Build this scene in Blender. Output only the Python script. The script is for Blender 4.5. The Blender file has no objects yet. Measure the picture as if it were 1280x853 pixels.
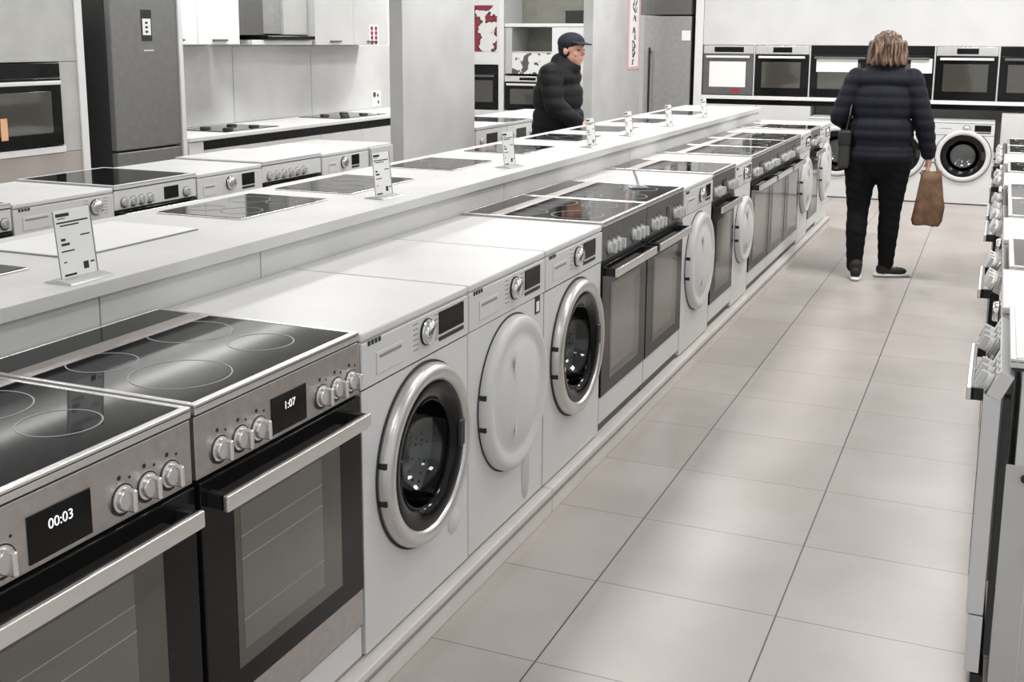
import bpy, bmesh, math, random
from mathutils import Vector, Matrix
random.seed(7)
PI = math.pi
SC = bpy.context.scene
COL = SC.collection

# ---------------------------------------------------------------- camera
F_PX, PY, PITCH, YAW, ROLL, EYE = 1418.2188, 306.18, 0.1786, -0.4039, 0.0052, 1.639
cam_d = bpy.data.cameras.new('camera')
cam = bpy.data.objects.new('camera', cam_d); COL.objects.link(cam)
cam_d.sensor_width = 36.0; cam_d.lens = F_PX / 1280 * 36.0
cam_d.shift_y = (PY - 426.5) / 1280.0
cam_d.clip_start = 0.02
Fv = Vector((math.sin(YAW)*math.cos(PITCH), math.cos(YAW)*math.cos(PITCH), -math.sin(PITCH)))
Rv = Vector((math.cos(YAW), -math.sin(YAW), 0)); Uv = Rv.cross(Fv)
R2 = Rv*math.cos(ROLL) + Uv*math.sin(ROLL); U2 = -Rv*math.sin(ROLL) + Uv*math.cos(ROLL)
M = Matrix((R2, U2, -Fv)).transposed().to_4x4(); M.translation = Vector((0, 0, EYE))
cam.matrix_world = M
SC.camera = cam

# ---------------------------------------------------------------- light + exposure
SC.view_settings.view_transform = 'Standard'; SC.view_settings.look = 'None'
SC.view_settings.exposure = 0.12; SC.view_settings.gamma = 1.0
SC.view_settings.use_curve_mapping = False
wd = bpy.data.worlds.new('daylight'); SC.world = wd; wd.use_nodes = True
wd.node_tree.nodes['Background'].inputs[0].default_value = (0.95, 0.97, 1.0, 1)
wd.node_tree.nodes['Background'].inputs[1].default_value = 0.72
CEIL = 3.3
LAMP_W = 33
lamp_spots = [(x, y) for x in (-4.9, -2.6, -0.2, 2.0) for y in (0.6, 4.0, 7.4, 10.8)]

# ---------------------------------------------------------------- materials
def mat(name, col, rough=0.5, metal=0.0, ior=1.45, var=0.0, vscale=6.0, bump=0.0, bscale=200.0, coat=0.0, emit=None, trans=0.0, spec=0.5):
    m = bpy.data.materials.new(name); m.use_nodes = True
    nt = m.node_tree; b = nt.nodes['Principled BSDF']
    b.inputs['Base Color'].default_value = (*col, 1)
    b.inputs['Roughness'].default_value = rough
    b.inputs['Metallic'].default_value = metal
    b.inputs['IOR'].default_value = ior
    b.inputs['Coat Weight'].default_value = coat
    b.inputs['Specular IOR Level'].default_value = spec
    b.inputs['Transmission Weight'].default_value = trans
    if emit:
        b.inputs['Emission Color'].default_value = (*emit[0], 1); b.inputs['Emission Strength'].default_value = emit[1]
    tc = nt.nodes.new('ShaderNodeTexCoord')
    if var:
        n = nt.nodes.new('ShaderNodeTexNoise'); n.inputs['Scale'].default_value = vscale; n.inputs['Detail'].default_value = 6
        nt.links.new(tc.outputs['Object'], n.inputs['Vector'])
        r = nt.nodes.new('ShaderNodeValToRGB')
        r.color_ramp.elements[0].position = 0.3; r.color_ramp.elements[1].position = 0.7
        r.color_ramp.elements[0].color = (*[c*(1-var) for c in col], 1)
        r.color_ramp.elements[1].color = (*[min(1, c*(1+var*0.6)) for c in col], 1)
        nt.links.new(n.outputs['Fac'], r.inputs[0]); nt.links.new(r.outputs[0], b.inputs['Base Color'])
    if bump:
        n2 = nt.nodes.new('ShaderNodeTexNoise'); n2.inputs['Scale'].default_value = bscale
        nt.links.new(tc.outputs['Object'], n2.inputs['Vector'])
        bp = nt.nodes.new('ShaderNodeBump'); bp.inputs['Strength'].default_value = bump; bp.inputs['Distance'].default_value = 0.002
        nt.links.new(n2.outputs['Fac'], bp.inputs['Height']); nt.links.new(bp.outputs[0], b.inputs['Normal'])
    return m

MT = dict(
 white=mat('white_enamel', (0.62, 0.62, 0.615), 0.42, var=0.05, vscale=3),
 white2=mat('white_plastic', (0.60, 0.60, 0.595), 0.35),
 whiteb=mat('bright_white', (0.74, 0.74, 0.735), 0.4),
 lam=mat('white_laminate', (0.57, 0.57, 0.56), 0.55, var=0.06, vscale=4),
 lamgrey=mat('grey_laminate', (0.50, 0.50, 0.485), 0.45, var=0.06, vscale=4),
 plinth=mat('plinth_white', (0.66, 0.63, 0.59), 0.4, var=0.08, vscale=5),
 steel=mat('brushed_steel', (0.50, 0.465, 0.445), 0.36, 0.85, bump=0.15, bscale=300, var=0.10, vscale=40),
 steelb=mat('bright_steel', (0.78, 0.765, 0.75), 0.25, 0.8),
 ringsteel=mat('ring_steel', (0.62, 0.61, 0.60), 0.32, 0.75),
 chrome=mat('chrome', (0.80, 0.80, 0.80), 0.12, 1.0),
 darksteel=mat('dark_steel', (0.155, 0.155, 0.155), 0.38, 0.55, var=0.1, vscale=30),
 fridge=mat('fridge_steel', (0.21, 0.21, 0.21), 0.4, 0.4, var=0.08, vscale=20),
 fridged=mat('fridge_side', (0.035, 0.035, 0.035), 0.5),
 fridgel=mat('light_steel_fridge', (0.33, 0.33, 0.33), 0.4, 0.3, var=0.08, vscale=20),
 hob=mat('black_hob_glass', (0.006, 0.006, 0.007), 0.06, ior=1.33, spec=0.28),
 black=mat('black_glass', (0.008, 0.008, 0.008), 0.10, ior=1.3),
 window=mat('oven_window_glass', (0.060, 0.057, 0.048), 0.06, ior=1.75, var=0.05, vscale=5),
 windowl=mat('oven_window_liner', (0.125, 0.12, 0.10), 0.09, ior=1.7, var=0.06, vscale=5),
 blackp=mat('black_plastic', (0.018, 0.018, 0.018), 0.4),
 rubber=mat('rubber', (0.03, 0.03, 0.03), 0.7),
 ring=mat('ring_print', (0.30, 0.30, 0.30), 0.5),
 digit=mat('lit_digits', (0.9, 0.9, 0.9), 0.5, emit=((1, 1, 1), 0.5)),
 paper=mat('paper', (0.82, 0.82, 0.80), 0.7),
 ink=mat('ink', (0.02, 0.02, 0.02), 0.7),
 greyink=mat('grey_ink', (0.25, 0.25, 0.25), 0.7),
 pink=mat('pink_border', (0.75, 0.42, 0.45), 0.6),
 red=mat('red_print', (0.28, 0.03, 0.04), 0.6),
 brown=mat('brown_print', (0.12, 0.06, 0.045), 0.6),
 orange=mat('orange_print', (0.80, 0.45, 0.25), 0.6),
 wall=mat('wall_paint', (0.80, 0.80, 0.79), 0.8, var=0.03),
 ceilm=mat('ceiling_tiles', (0.80, 0.80, 0.80), 0.8),
 splash=mat('grey_backsplash', (0.60, 0.60, 0.59), 0.45, var=0.08, vscale=3),
 niche=mat('sage_interior', (0.27, 0.27, 0.235), 0.5, var=0.15, vscale=8),
 beige=mat('beige_front', (0.40, 0.36, 0.335), 0.45, var=0.08, vscale=4),
 panel=mat('partition_paint', (0.47, 0.47, 0.465), 0.6, var=0.12, vscale=2.5),
 tower=mat('greige_cabinet', (0.46, 0.46, 0.44), 0.5, var=0.08),
 jacket=mat('black_quilted_nylon', (0.007, 0.007, 0.008), 0.75, spec=0.3, bump=0.5, bscale=60),
 navy=mat('navy_coat', (0.007, 0.008, 0.014), 0.75, spec=0.3, bump=0.5, bscale=60),
 legging=mat('black_leggings', (0.007, 0.007, 0.008), 0.9, bump=0.3, bscale=120, spec=0.2),
 jeans=mat('dark_trousers', (0.02, 0.02, 0.025), 0.8),
 skin=mat('skin', (0.60, 0.33, 0.24), 0.5),
 cap=mat('dark_cap', (0.01, 0.01, 0.02), 0.8),
 sole=mat('shoe_sole', (0.75, 0.74, 0.72), 0.6),
 shoe=mat('shoe_canvas', (0.015, 0.015, 0.015), 0.7),
 kraft=mat('brown_paper_bag', (0.19, 0.105, 0.062), 0.75, var=0.45, vscale=14, bump=0.6, bscale=30),
 acrylic=mat('clear_acrylic', (0.50, 0.50, 0.50), 0.15, ior=1.4),
 lampm=mat('lamp_diffuser', (0.9, 0.9, 0.9), 0.5, emit=((1, 0.99, 0.97), 3.5)),
)

def hair_mat():
    m = mat('blond_brown_hair', (0.22, 0.12, 0.07), 0.5)
    nt = m.node_tree; b = nt.nodes['Principled BSDF']
    tc = nt.nodes.new('ShaderNodeTexCoord'); mp = nt.nodes.new('ShaderNodeMapping')
    mp.inputs['Scale'].default_value = (70, 70, 9)
    n = nt.nodes.new('ShaderNodeTexNoise'); n.inputs['Scale'].default_value = 1.0; n.inputs['Distortion'].default_value = 1.0
    r = nt.nodes.new('ShaderNodeValToRGB')
    e = r.color_ramp.elements; e[0].position = 0.45; e[0].color = (0.03, 0.015, 0.009, 1); e[1].position = 0.72; e[1].color = (0.36, 0.22, 0.14, 1)
    nt.links.new(tc.outputs['Object'], mp.inputs[0]); nt.links.new(mp.outputs[0], n.inputs['Vector'])
    nt.links.new(n.outputs['Fac'], r.inputs[0]); nt.links.new(r.outputs[0], b.inputs['Base Color'])
    bp = nt.nodes.new('ShaderNodeBump'); bp.inputs['Strength'].default_value = 1; bp.inputs['Distance'].default_value = 0.01
    nt.links.new(n.outputs['Fac'], bp.inputs['Height']); nt.links.new(bp.outputs[0], b.inputs['Normal'])
    return m
MT['hair'] = hair_mat()

def glass_mat():
    m = bpy.data.materials.new('door_glass'); m.use_nodes = True; nt = m.node_tree; nt.nodes.clear()
    o = nt.nodes.new('ShaderNodeOutputMaterial'); mx = nt.nodes.new('ShaderNodeMixShader'); t = nt.nodes.new('ShaderNodeBsdfTransparent'); g = nt.nodes.new('ShaderNodeBsdfGlossy')
    f = nt.nodes.new('ShaderNodeFresnel'); f.inputs['IOR'].default_value = 1.5; t.inputs[0].default_value = (0.85, 0.86, 0.86, 1); g.inputs['Roughness'].default_value = 0.03
    nt.links.new(f.outputs[0], mx.inputs[0]); nt.links.new(t.outputs[0], mx.inputs[1]); nt.links.new(g.outputs[0], mx.inputs[2]); nt.links.new(mx.outputs[0], o.inputs[0])
    return m
MT['glass'] = glass_mat()
def drum_mat():
    m = mat('perforated_drum', (0.62, 0.62, 0.62), 0.3, 0.35)
    nt = m.node_tree; b = nt.nodes['Principled BSDF']
    tc = nt.nodes.new('ShaderNodeTexCoord'); v = nt.nodes.new('ShaderNodeTexVoronoi'); v.inputs['Scale'].default_value = 55
    v.inputs['Randomness'].default_value = 0.25
    r = nt.nodes.new('ShaderNodeValToRGB'); e = r.color_ramp.elements
    e[0].position = 0.22; e[0].color = (0.02, 0.02, 0.02, 1); e[1].position = 0.30; e[1].color = (0.8, 0.8, 0.8, 1)
    nt.links.new(tc.outputs['Object'], v.inputs['Vector']); nt.links.new(v.outputs['Distance'], r.inputs[0]); nt.links.new(r.outputs[0], b.inputs['Base Color'])
    return m
MT['drum'] = drum_mat()

def blot_mat(name, base, blots, scale, thr):
    m = mat(name, base, 0.6)
    nt = m.node_tree; b = nt.nodes['Principled BSDF']
    tc = nt.nodes.new('ShaderNodeTexCoord'); n = nt.nodes.new('ShaderNodeTexNoise'); n.inputs['Scale'].default_value = scale; n.inputs['Detail'].default_value = 3
    r = nt.nodes.new('ShaderNodeValToRGB'); e = r.color_ramp.elements
    e[0].position = thr; e[0].color = (*base, 1); e[1].position = thr + 0.02; e[1].color = (*blots[0], 1)
    if len(blots) > 1:
        x = e.new(thr + 0.08); x.color = (*blots[1], 1)
    nt.links.new(tc.outputs['Object'], n.inputs['Vector']); nt.links.new(n.outputs['Fac'], r.inputs[0]); nt.links.new(r.outputs[0], b.inputs['Base Color'])
    return m
MT['floral'] = blot_mat('floral_print', (0.75, 0.75, 0.73), [(0.10, 0.09, 0.09)], 9, 0.57)
MT['rose'] = blot_mat('red_flower_print', (0.72, 0.70, 0.69), [(0.05, 0.01, 0.01), (0.25, 0.03, 0.05)], 7, 0.50)

# floor tiles: grid of 0.546 x 0.506 m
TX0, TW, TY0, TL = -1.0355, 0.5464, 2.5942, 0.5057
def floor_mat():
    m = mat('floor_tiles', (0.5, 0.45, 0.42), 0.22)
    nt = m.node_tree; b = nt.nodes['Principled BSDF']; L = nt.links.new
    tc = nt.nodes.new('ShaderNodeTexCoord'); sp = nt.nodes.new('ShaderNodeSeparateXYZ'); L(tc.outputs['Object'], sp.inputs[0])
    def mth(op, a, c=None):
        n = nt.nodes.new('ShaderNodeMath'); n.operation = op
        for i, q in enumerate((a, c)):
            if q is None: continue
            if isinstance(q, (int, float)): n.inputs[i].default_value = q
            else: L(q, n.inputs[i])
        return n.outputs[0]
    def line(src, o, w, half):
        t = mth('FRACT', mth('ADD', mth('DIVIDE', mth('SUBTRACT', src, o), w), 100.5))
        return mth('LESS_THAN', mth('ABSOLUTE', mth('SUBTRACT', t, 0.5)), half / w)
    lx = line(sp.outputs['X'], TX0, TW, 0.0024); ly = line(sp.outputs['Y'], TY0, TL, 0.0017)
    joint = mth('MAXIMUM', lx, mth('MULTIPLY', ly, 0.8))
    ix = mth('FLOOR', mth('DIVIDE', mth('SUBTRACT', sp.outputs['X'], TX0), TW)); iy = mth('FLOOR', mth('DIVIDE', mth('SUBTRACT', sp.outputs['Y'], TY0), TL))
    cb = nt.nodes.new('ShaderNodeCombineXYZ'); L(ix, cb.inputs[0]); L(iy, cb.inputs[1])
    wn = nt.nodes.new('ShaderNodeTexWhiteNoise'); L(cb.outputs[0], wn.inputs['Vector'])
    n = nt.nodes.new('ShaderNodeTexNoise'); n.inputs['Scale'].default_value = 2.2; n.inputs['Detail'].default_value = 8; L(tc.outputs['Object'], n.inputs['Vector'])
    n3 = nt.nodes.new('ShaderNodeTexNoise'); n3.inputs['Scale'].default_value = 160; L(tc.outputs['Object'], n3.inputs['Vector'])
    f = mth('ADD', mth('MULTIPLY', n.outputs['Fac'], 0.7), mth('ADD', mth('MULTIPLY', wn.outputs['Value'], 0.12), mth('MULTIPLY', n3.outputs['Fac'], 0.22)))
    r = nt.nodes.new('ShaderNodeValToRGB'); e = r.color_ramp.elements
    e[0].position = 0.3; e[0].color = (0.36, 0.325, 0.30, 1); e[1].position = 0.75; e[1].color = (0.51, 0.468, 0.44, 1); L(f, r.inputs[0])
    mx = nt.nodes.new('ShaderNodeMixRGB'); L(joint, mx.inputs[0]); L(r.outputs[0], mx.inputs[1]); mx.inputs[2].default_value = (0.07, 0.06, 0.055, 1)
    L(mx.outputs[0], b.inputs['Base Color'])
    b.inputs['Roughness'].default_value = 0.33; b.inputs['IOR'].default_value = 1.5
    return m
MT['floor'] = floor_mat()

# ---------------------------------------------------------------- geometry helpers
class MB:
    def __init__(s): s.bm = bmesh.new(); s.bev = False
    def box(s, x0, x1, y0, y1, z0, z1, bev=0.0, seg=2):
        r = bmesh.ops.create_cube(s.bm, size=1.0)
        for v in r['verts']:
            v.co = Vector((x0 + (v.co.x+.5)*(x1-x0), y0 + (v.co.y+.5)*(y1-y0), z0 + (v.co.z+.5)*(z1-z0)))
        if bev > 0:
            s.bev = True
            es = list({e for v in r['verts'] for e in v.link_edges})
            bmesh.ops.bevel(s.bm, geom=es, offset=min(bev, .49*min(abs(x1-x0), abs(y1-y0), abs(z1-z0))), segments=seg, affect='EDGES', profile=0.5)
        return s
    def rod(s, p0, p1, r0, r1=None, n=16, cap=True):
        p0, p1 = Vector(p0), Vector(p1); r1 = r0 if r1 is None else r1
        d = (p1-p0); q = d.to_track_quat('Z', 'Y').to_matrix()
        a = [s.bm.verts.new(p0 + q @ Vector((r0*math.cos(2*PI*i/n), r0*math.sin(2*PI*i/n), 0))) for i in range(n)]
        b = [s.bm.verts.new(p1 + q @ Vector((r1*math.cos(2*PI*i/n), r1*math.sin(2*PI*i/n), 0))) for i in range(n)]
        for i in range(n): s.bm.faces.new((a[i], a[(i+1) % n], b[(i+1) % n], b[i]))
        if cap: s.bm.faces.new(list(reversed(a))); s.bm.faces.new(b)
        return s
    def ball(s, c, r, seg=16, rot=None):
        r = (r, r, r) if isinstance(r, (int, float)) else r
        k = bmesh.ops.create_uvsphere(s.bm, u_segments=seg, v_segments=max(6, seg*2//3), radius=1.0)
        R = rot.to_matrix() if rot is not None else Matrix.Identity(3)
        for v in k['verts']: v.co = Vector(c) + R @ Vector((v.co.x*r[0], v.co.y*r[1], v.co.z*r[2]))
        return s
    def cap(s, p0, r0, p1, r1, seg=14):
        s.rod(p0, p1, r0, r1, seg); s.ball(p0, r0, seg); s.ball(p1, r1, seg); return s
    def lathe(s, prof, cy, cz, n=48, sy=1.0, sz=1.0):
        """profile [(radius, x)] turned about an axis parallel to X"""
        rings = []
        for r, x in prof:
            if r < 1e-6: rings.append([s.bm.verts.new((x, cy, cz))])
            else: rings.append([s.bm.verts.new((x, cy + r*sy*math.cos(2*PI*i/n), cz + r*sz*math.sin(2*PI*i/n))) for i in range(n)])
        for A, B in zip(rings, rings[1:]):
            for i in range(n):
                j = (i+1) % n
                if len(A) == 1 and len(B) == 1: continue
                if len(A) == 1: s.bm.faces.new((A[0], B[j], B[i]))
                elif len(B) == 1: s.bm.faces.new((A[i], A[j], B[0]))
                else: s.bm.faces.new((A[i], A[j], B[j], B[i]))
        return s
    def ringz(s, cx, cy, z, r, t=0.0016, n=48, h=0.0006):
        """thin printed circle lying on a horizontal surface"""
        P = [[s.bm.verts.new((cx+q*math.cos(2*PI*i/n), cy+q*math.sin(2*PI*i/n), zz)) for i in range(n)] for q, zz in ((r-t, z), (r-t, z+h), (r+t, z+h), (r+t, z))]
        for k in range(3):
            for i in range(n):
                j = (i+1) % n; s.bm.faces.new((P[k][i], P[k][j], P[k+1][j], P[k+1][i]))
        return s
    def prism(s, pts, y0, y1):
        a = [s.bm.verts.new((x, y0, z)) for x, z in pts]; b = [s.bm.verts.new((x, y1, z)) for x, z in pts]
        n = len(pts)
        for i in range(n): s.bm.faces.new((a[i], a[(i+1) % n], b[(i+1) % n], b[i]))
        s.bm.faces.new(list(reversed(a))); s.bm.faces.new(b); return s
    def build(s, name, m, parent=None, smooth=46, loc=None):
        bmesh.ops.recalc_face_normals(s.bm, faces=s.bm.faces)
        me = bpy.data.meshes.new(name); s.bm.to_mesh(me); s.bm.free()
        me.materials.append(MT[m] if isinstance(m, str) else m)
        if smooth:
            me.shade_smooth(); me.set_sharp_from_angle(angle=math.radians(smooth))
        o = bpy.data.objects.new(name, me); COL.objects.link(o)
        if s.bev and smooth:
            wn = o.modifiers.new('weighted', 'WEIGHTED_NORMAL'); wn.mode = 'FACE_AREA'; wn.weight = 50; wn.keep_sharp = True
        if parent is not None: o.parent = parent
        if loc: o.location = loc
        return o

def tag(o, label=None, cat=None, group=None, kind=None):
    if label: o['label'] = label
    if cat: o['category'] = cat
    if group: o['group'] = group
    if kind: o['kind'] = kind
    return o
def empty(name, loc=(0, 0, 0), rz=0.0):
    o = bpy.data.objects.new(name, None); COL.objects.link(o); o.location = loc; o.rotation_euler = (0, 0, rz); o.empty_display_size = .1
    return o
def struct(name, mb, m): return tag(mb.build(name, m), kind='structure')
def children(o): return [c for c in bpy.data.objects if c.parent == o]
def copy_tree(o, parent=None):
    c = o.copy(); COL.objects.link(c)
    if parent is not None: c.parent = parent
    for ch in children(o): copy_tree(ch, c)
    return c
def text(name, s, size, m, parent, loc, rot, ext=0.0006, align='CENTER'):
    cu = bpy.data.curves.new(name, 'FONT'); cu.body = s; cu.size = size; cu.extrude = ext; cu.align_x = align; cu.align_y = 'CENTER'
    cu.materials.append(MT[m]); t_ = bpy.data.objects.new('tmp', cu); COL.objects.link(t_)
    dg = bpy.context.evaluated_depsgraph_get(); dg.update(); me = bpy.data.meshes.new_from_object(t_.evaluated_get(dg)); bpy.data.objects.remove(t_)
    o = bpy.data.objects.new(name, me); COL.objects.link(o); o.parent = parent
    o.location = loc; o.rotation_euler = rot
    return o
FACE_X = (PI/2, 0, PI/2)     # text that reads from +X

# ---------------------------------------------------------------- room shell
struct('floor', MB().box(-6.3, 4.2, -2.0, 13.6, -0.05, 0.0), 'floor')
struct('wall_left', MB().box(-6.2, -6.05, -2.0, 13.4, 0, CEIL), 'wall')
struct('wall_far', MB().box(-6.05, 4.0, 13.30, 13.45, 0, CEIL), 'wall')
struct('wall_right', MB().box(4.0, 4.15, 5.0, 13.45, 0, CEIL), 'wall')
struct('ceiling', MB().box(-6.2, 4.2, -2.0, 13.45, CEIL, CEIL+0.08), 'ceilm')
# partitions that rise behind the middle counter
struct('wall_partition_1', MB().box(-3.85, -3.75, 6.87, 8.02, 0, CEIL), 'panel')
struct('wall_partition_2', MB().box(-3.85, -3.75, 10.78, 12.38, 0, CEIL), 'panel')

for i, (x, y) in enumerate(lamp_spots):
    r = empty('ceiling_light', (x, y, CEIL))
    tag(r, 'square flush ceiling light panel in the white ceiling', 'lamp', 'ceiling light panels')
    f = MB()
    f.box(-.32, .32, -.32, -.30, -.03, 0); f.box(-.32, .32, .30, .32, -.03, 0); f.box(-.32, -.30, -.30, .30, -.03, 0); f.box(.30, .32, -.30, .30, -.03, 0)
    f.build('frame', 'whiteb', r)
    MB().box(-.30, .30, -.30, .30, -.02, -.004).build('diffuser', 'lampm', r)
    ld = bpy.data.lights.new('panel_glow', 'AREA'); ld.shape = 'SQUARE'; ld.size = 0.6; ld.energy = LAMP_W*{0.6: .34, 4.0: .58, 7.4: 1.5, 10.8: 1.5}[y]; ld.color = (1, 0.995, 0.985)
    lo = bpy.data.objects.new('panel_glow', ld); COL.objects.link(lo); lo.parent = r; lo.location = (0, 0, -.035)

# long tube lamp along the left wall (the streak mirrored in the near hobs)
r = tag(empty('tube_lamp', (-5.9, 7.0, 2.86)), 'long white tube lamp fixed high along the left wall', 'lamp')
MB().box(-.14, .02, -4.5, 5.0, 0.02, .08, .01).build('housing', 'whiteb', r)
MB().rod((-.02, -4.45, 0), (-.02, 4.95, 0), .03).build('tube', 'lampm', r)

# ---------------------------------------------------------------- appliance builders (front faces +X, width along +Y)
def burners(par, w, z, xs0, four=True, mname='ring'):
    m = MB()
    x1, x2 = xs0 - .145, xs0 - .355
    for cx, cy, rr in ((x1, w*.26, .105), (x1, w*.72, .075), (x2, w*.26, .075), (x2, w*.73, .10)):
        m.ringz(cx, cy, z, rr); 
    return m.build('burner_rings', mname, par, 0)

def make_knob(par, y, z, style='steel', r=.021):
    k = MB()
    k.lathe([(0, .000), (r+.004, .000), (r+.004, .005), (r, .006), (r, .013), (r*.9, .016), (0, .016)], y, z, 24)
    k.box(.010, .034, y-.0058, y+.0058, z-r*1.0, z+r*1.0, .004); k.lathe([(.0, .0004), (r+.008, .0004), (r+.008, .0020), (0, .0020)], y, z, 24)
    K_ = k.build('knob', 'steelb' if style == 'steel' else 'white2', par)
    MB().lathe([(0, .0021), (r+.0085, .0021), (r+.0085, .0028), (0, .0028)], y, z-.002, 24).build('knob_base', 'blackp', K_)
    return K_

def cooker(loc, w=.60, rz=0.0, style='steel', label='', group=None, disp=(.253, .385), knobs=None, digits=None, slant=0.0, legs_white=True,
           handle=(.02, .56), door_z=(.20, .70), name='electric_cooker', top='hob', rings=True, hz=.66, detail=True, pz0=.705, setback=0.0, hp=.0, door_m='black'):
    """free-standing electric cooker"""
    R = empty(name, loc, rz); tag(R, label, 'cooker', group)
    body_m = {'steel': 'darksteel', 'grey': 'darksteel', 'white': 'white'}[style]
    pan_m = {'steel': 'steel', 'grey': 'darksteel', 'white': 'white'}[style]
    g = .0025
    b = MB(); b.box(-.60, -.035-setback*.8, g, w-g, .012, .838, .003); b.build('body', 'white' if style == 'white' else 'lamgrey' if style == 'steel' else 'white', R)
    # top
    rim = 'steelb' if style != 'white' else 'white2'
    t = MB()
    z0, z1 = .838, .860
    sb = setback
    t.box(-.60, .004-sb, g, w-g, z0, z1-.004, .002)
    t.box(-.012-sb, .004-sb, g, w-g, z1-.010, z1, .002); t.box(-.60, -.588, g, w-g, z1-.010, z1, .002)
    t.box(-.588, -.012-sb, g, g+.012, z1-.010, z1, .002); t.box(-.588, -.012-sb, w-g-.012, w-g, z1-.010, z1, .002)
    T = t.build('hob_frame', rim, R)
    if top == 'hob':
        G = MB().box(-.587, -.013-sb, g+.013, w-g-.013, z1-.006, z1-.0015).build('glass_hob', 'hob', R)
        if rings: burners(G, w, z1-.0015, -.012-sb)
        if detail: MB().box(-.485, -.425, g+.013, w-g-.013, z1-.002, z1-.0005).build('trim_strip', 'steel', G)
    else:
        MB().box(-.59, -.008-sb, g+.008, w-g-.008, z1-.006, z1+.002, .003).build('lid', 'white', R)
    # control panel
    pz1 = .833
    MB().box(-.03-setback, -.001-setback, g, w-g, .832, .839).build('seam', 'rubber', R)
    P = MB().box(-.034, 0, g, w-g, 0, pz1-pz0, .002).build('control_panel', pan_m, R)
    P.location = (0, 0, pz0)
    if slant: P.rotation_euler = (0, -slant, 0)
    zc = .76 - pz0 if pz0 < .71 else (pz1-pz0)*.5
    ks = 1.0 if pz0 < .71 else .75
    if knobs is None: knobs = (.075, .142, .205, .447, .511, .575)
    for ky in knobs: make_knob(P, ky*w/.615, zc-.012, 'steel' if style == 'steel' else 'w', .021 if detail else .018)
    if disp:
        D = MB().box(-.002, .0025, disp[0]*w/.615, disp[1]*w/.615, zc-.045*ks, zc+.037*ks, .001).build('display', 'black', P)
        if digits: text('clock_digits', digits, .025, 'digit', D, (.0027, (disp[0]+disp[1])/2*w/.615, zc+.008), FACE_X)
    if detail:
        k = MB()
        for ky in knobs:
            k.lathe([(0, .0006), (.0045, .0006), (.0045, -.001)], ky*w/.615 - .004, zc+.027, 12)
            k.lathe([(0, .0006), (.003, .0006), (.003, -.001)], ky*w/.615 + .022, zc+.020, 10)
        k.build('panel_marks', 'ink', P, 0)
    # oven door
    dz0, dz1 = door_z
    D = MB().box(-.034, .006, .004, w-.004, dz0, dz1, .003).build('oven_door', door_m, R)
    wy0, wy1, wz0, wz1 = w*.17, w*.83, dz0+.055, dz1-.085
    MB().box(0.004, .0072, wy0, wy1, wz0, wz1, .0005).build('window', 'window', D)
    if detail:
        MB().box(.0065, .0078, wy0+.02, wy1-.08, wz0+.035, wz1-.012, .0003).build('inner_pane', 'windowl', D)
    if style == 'steel' and not slant:
        k = MB()
        for zz in (wz1-.075, wz1-.125, wz0+.10): k.box(.0076, .0082, wy0+.02, wy1-.08, zz, zz+.0022)
        k.build('pane_lines', 'ring', D, 0)  # thin grey lines drawn level across the face of the inner pane
    if handle:
        H = MB().box(.046-hp, .058-hp, handle[0]*w/.6, handle[1]*w/.6, hz-.018, hz+.016, .003).build('handle', 'steelb', D)
        q = MB(); q.box(.004, .046-hp, handle[0]*w/.6+.004, handle[0]*w/.6+.022, hz-.017, hz+.015, .002)
        q.box(.004, .046-hp, handle[1]*w/.6-.022, handle[1]*w/.6-.004, hz-.017, hz+.015, .002)
        q.box(.040-hp, .047-hp, handle[0]*w/.6+.004, handle[1]*w/.6-.004, hz-.017, hz+.015, .001)
        q.build('handle_bracket', 'blackp', H)
    # lower drawer and base
    if style == 'steel':
        MB().box(-.034, .002, .004, w-.004, dz0-.095, dz0-.004, .002).build('drawer', 'steel', R)
        MB().box(-.034, -.004, .004, w-.004, .015, dz0-.105, .002).build('base_panel', 'white', R)
    else:
        MB().box(-.034, .000, .004, w-.004, .045, dz0-.004, .002).build('drawer', 'white', R)
        MB().box(-.045, -.015, .004, w-.004, .002, .040, .001).build('kickboard', 'blackp', R)
    f = MB()
    for fx in (-.55, -.08):
        for fy in (.05, w-.05): f.rod((fx, fy, 0), (fx, fy, .02), .018)
    f.build('feet', 'rubber', R)
    return R

def hole_front(m, w, z0, z1, x, cy, cz, r, n=56):
    """rectangular sheet x = const with a round hole"""
    corners = [math.atan2(z-cz, y-cy) for y in (0.0015, w-.0015) for z in (z0, z1)]
    angs = sorted(set([round(-PI + 2*PI*i/n, 5) for i in range(n)] + [round(a, 5) for a in corners]))
    inn, out = [], []
    for a in angs:
        c, s_ = math.cos(a), math.sin(a)
        ts = []
        if c > 1e-9: ts.append((w-.0015-cy)/c)
        if c < -1e-9: ts.append((.0015-cy)/c)
        if s_ > 1e-9: ts.append((z1-cz)/s_)
        if s_ < -1e-9: ts.append((z0-cz)/s_)
        t = min(ts)
        inn.append(m.bm.verts.new((x, cy+r*c, cz+r*s_))); out.append(m.bm.verts.new((x, cy+t*c, cz+t*s_)))
    k = len(angs)
    for i in range(k):
        j = (i+1) % k; m.bm.faces.new((inn[i], inn[j], out[j], out[i]))

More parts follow.
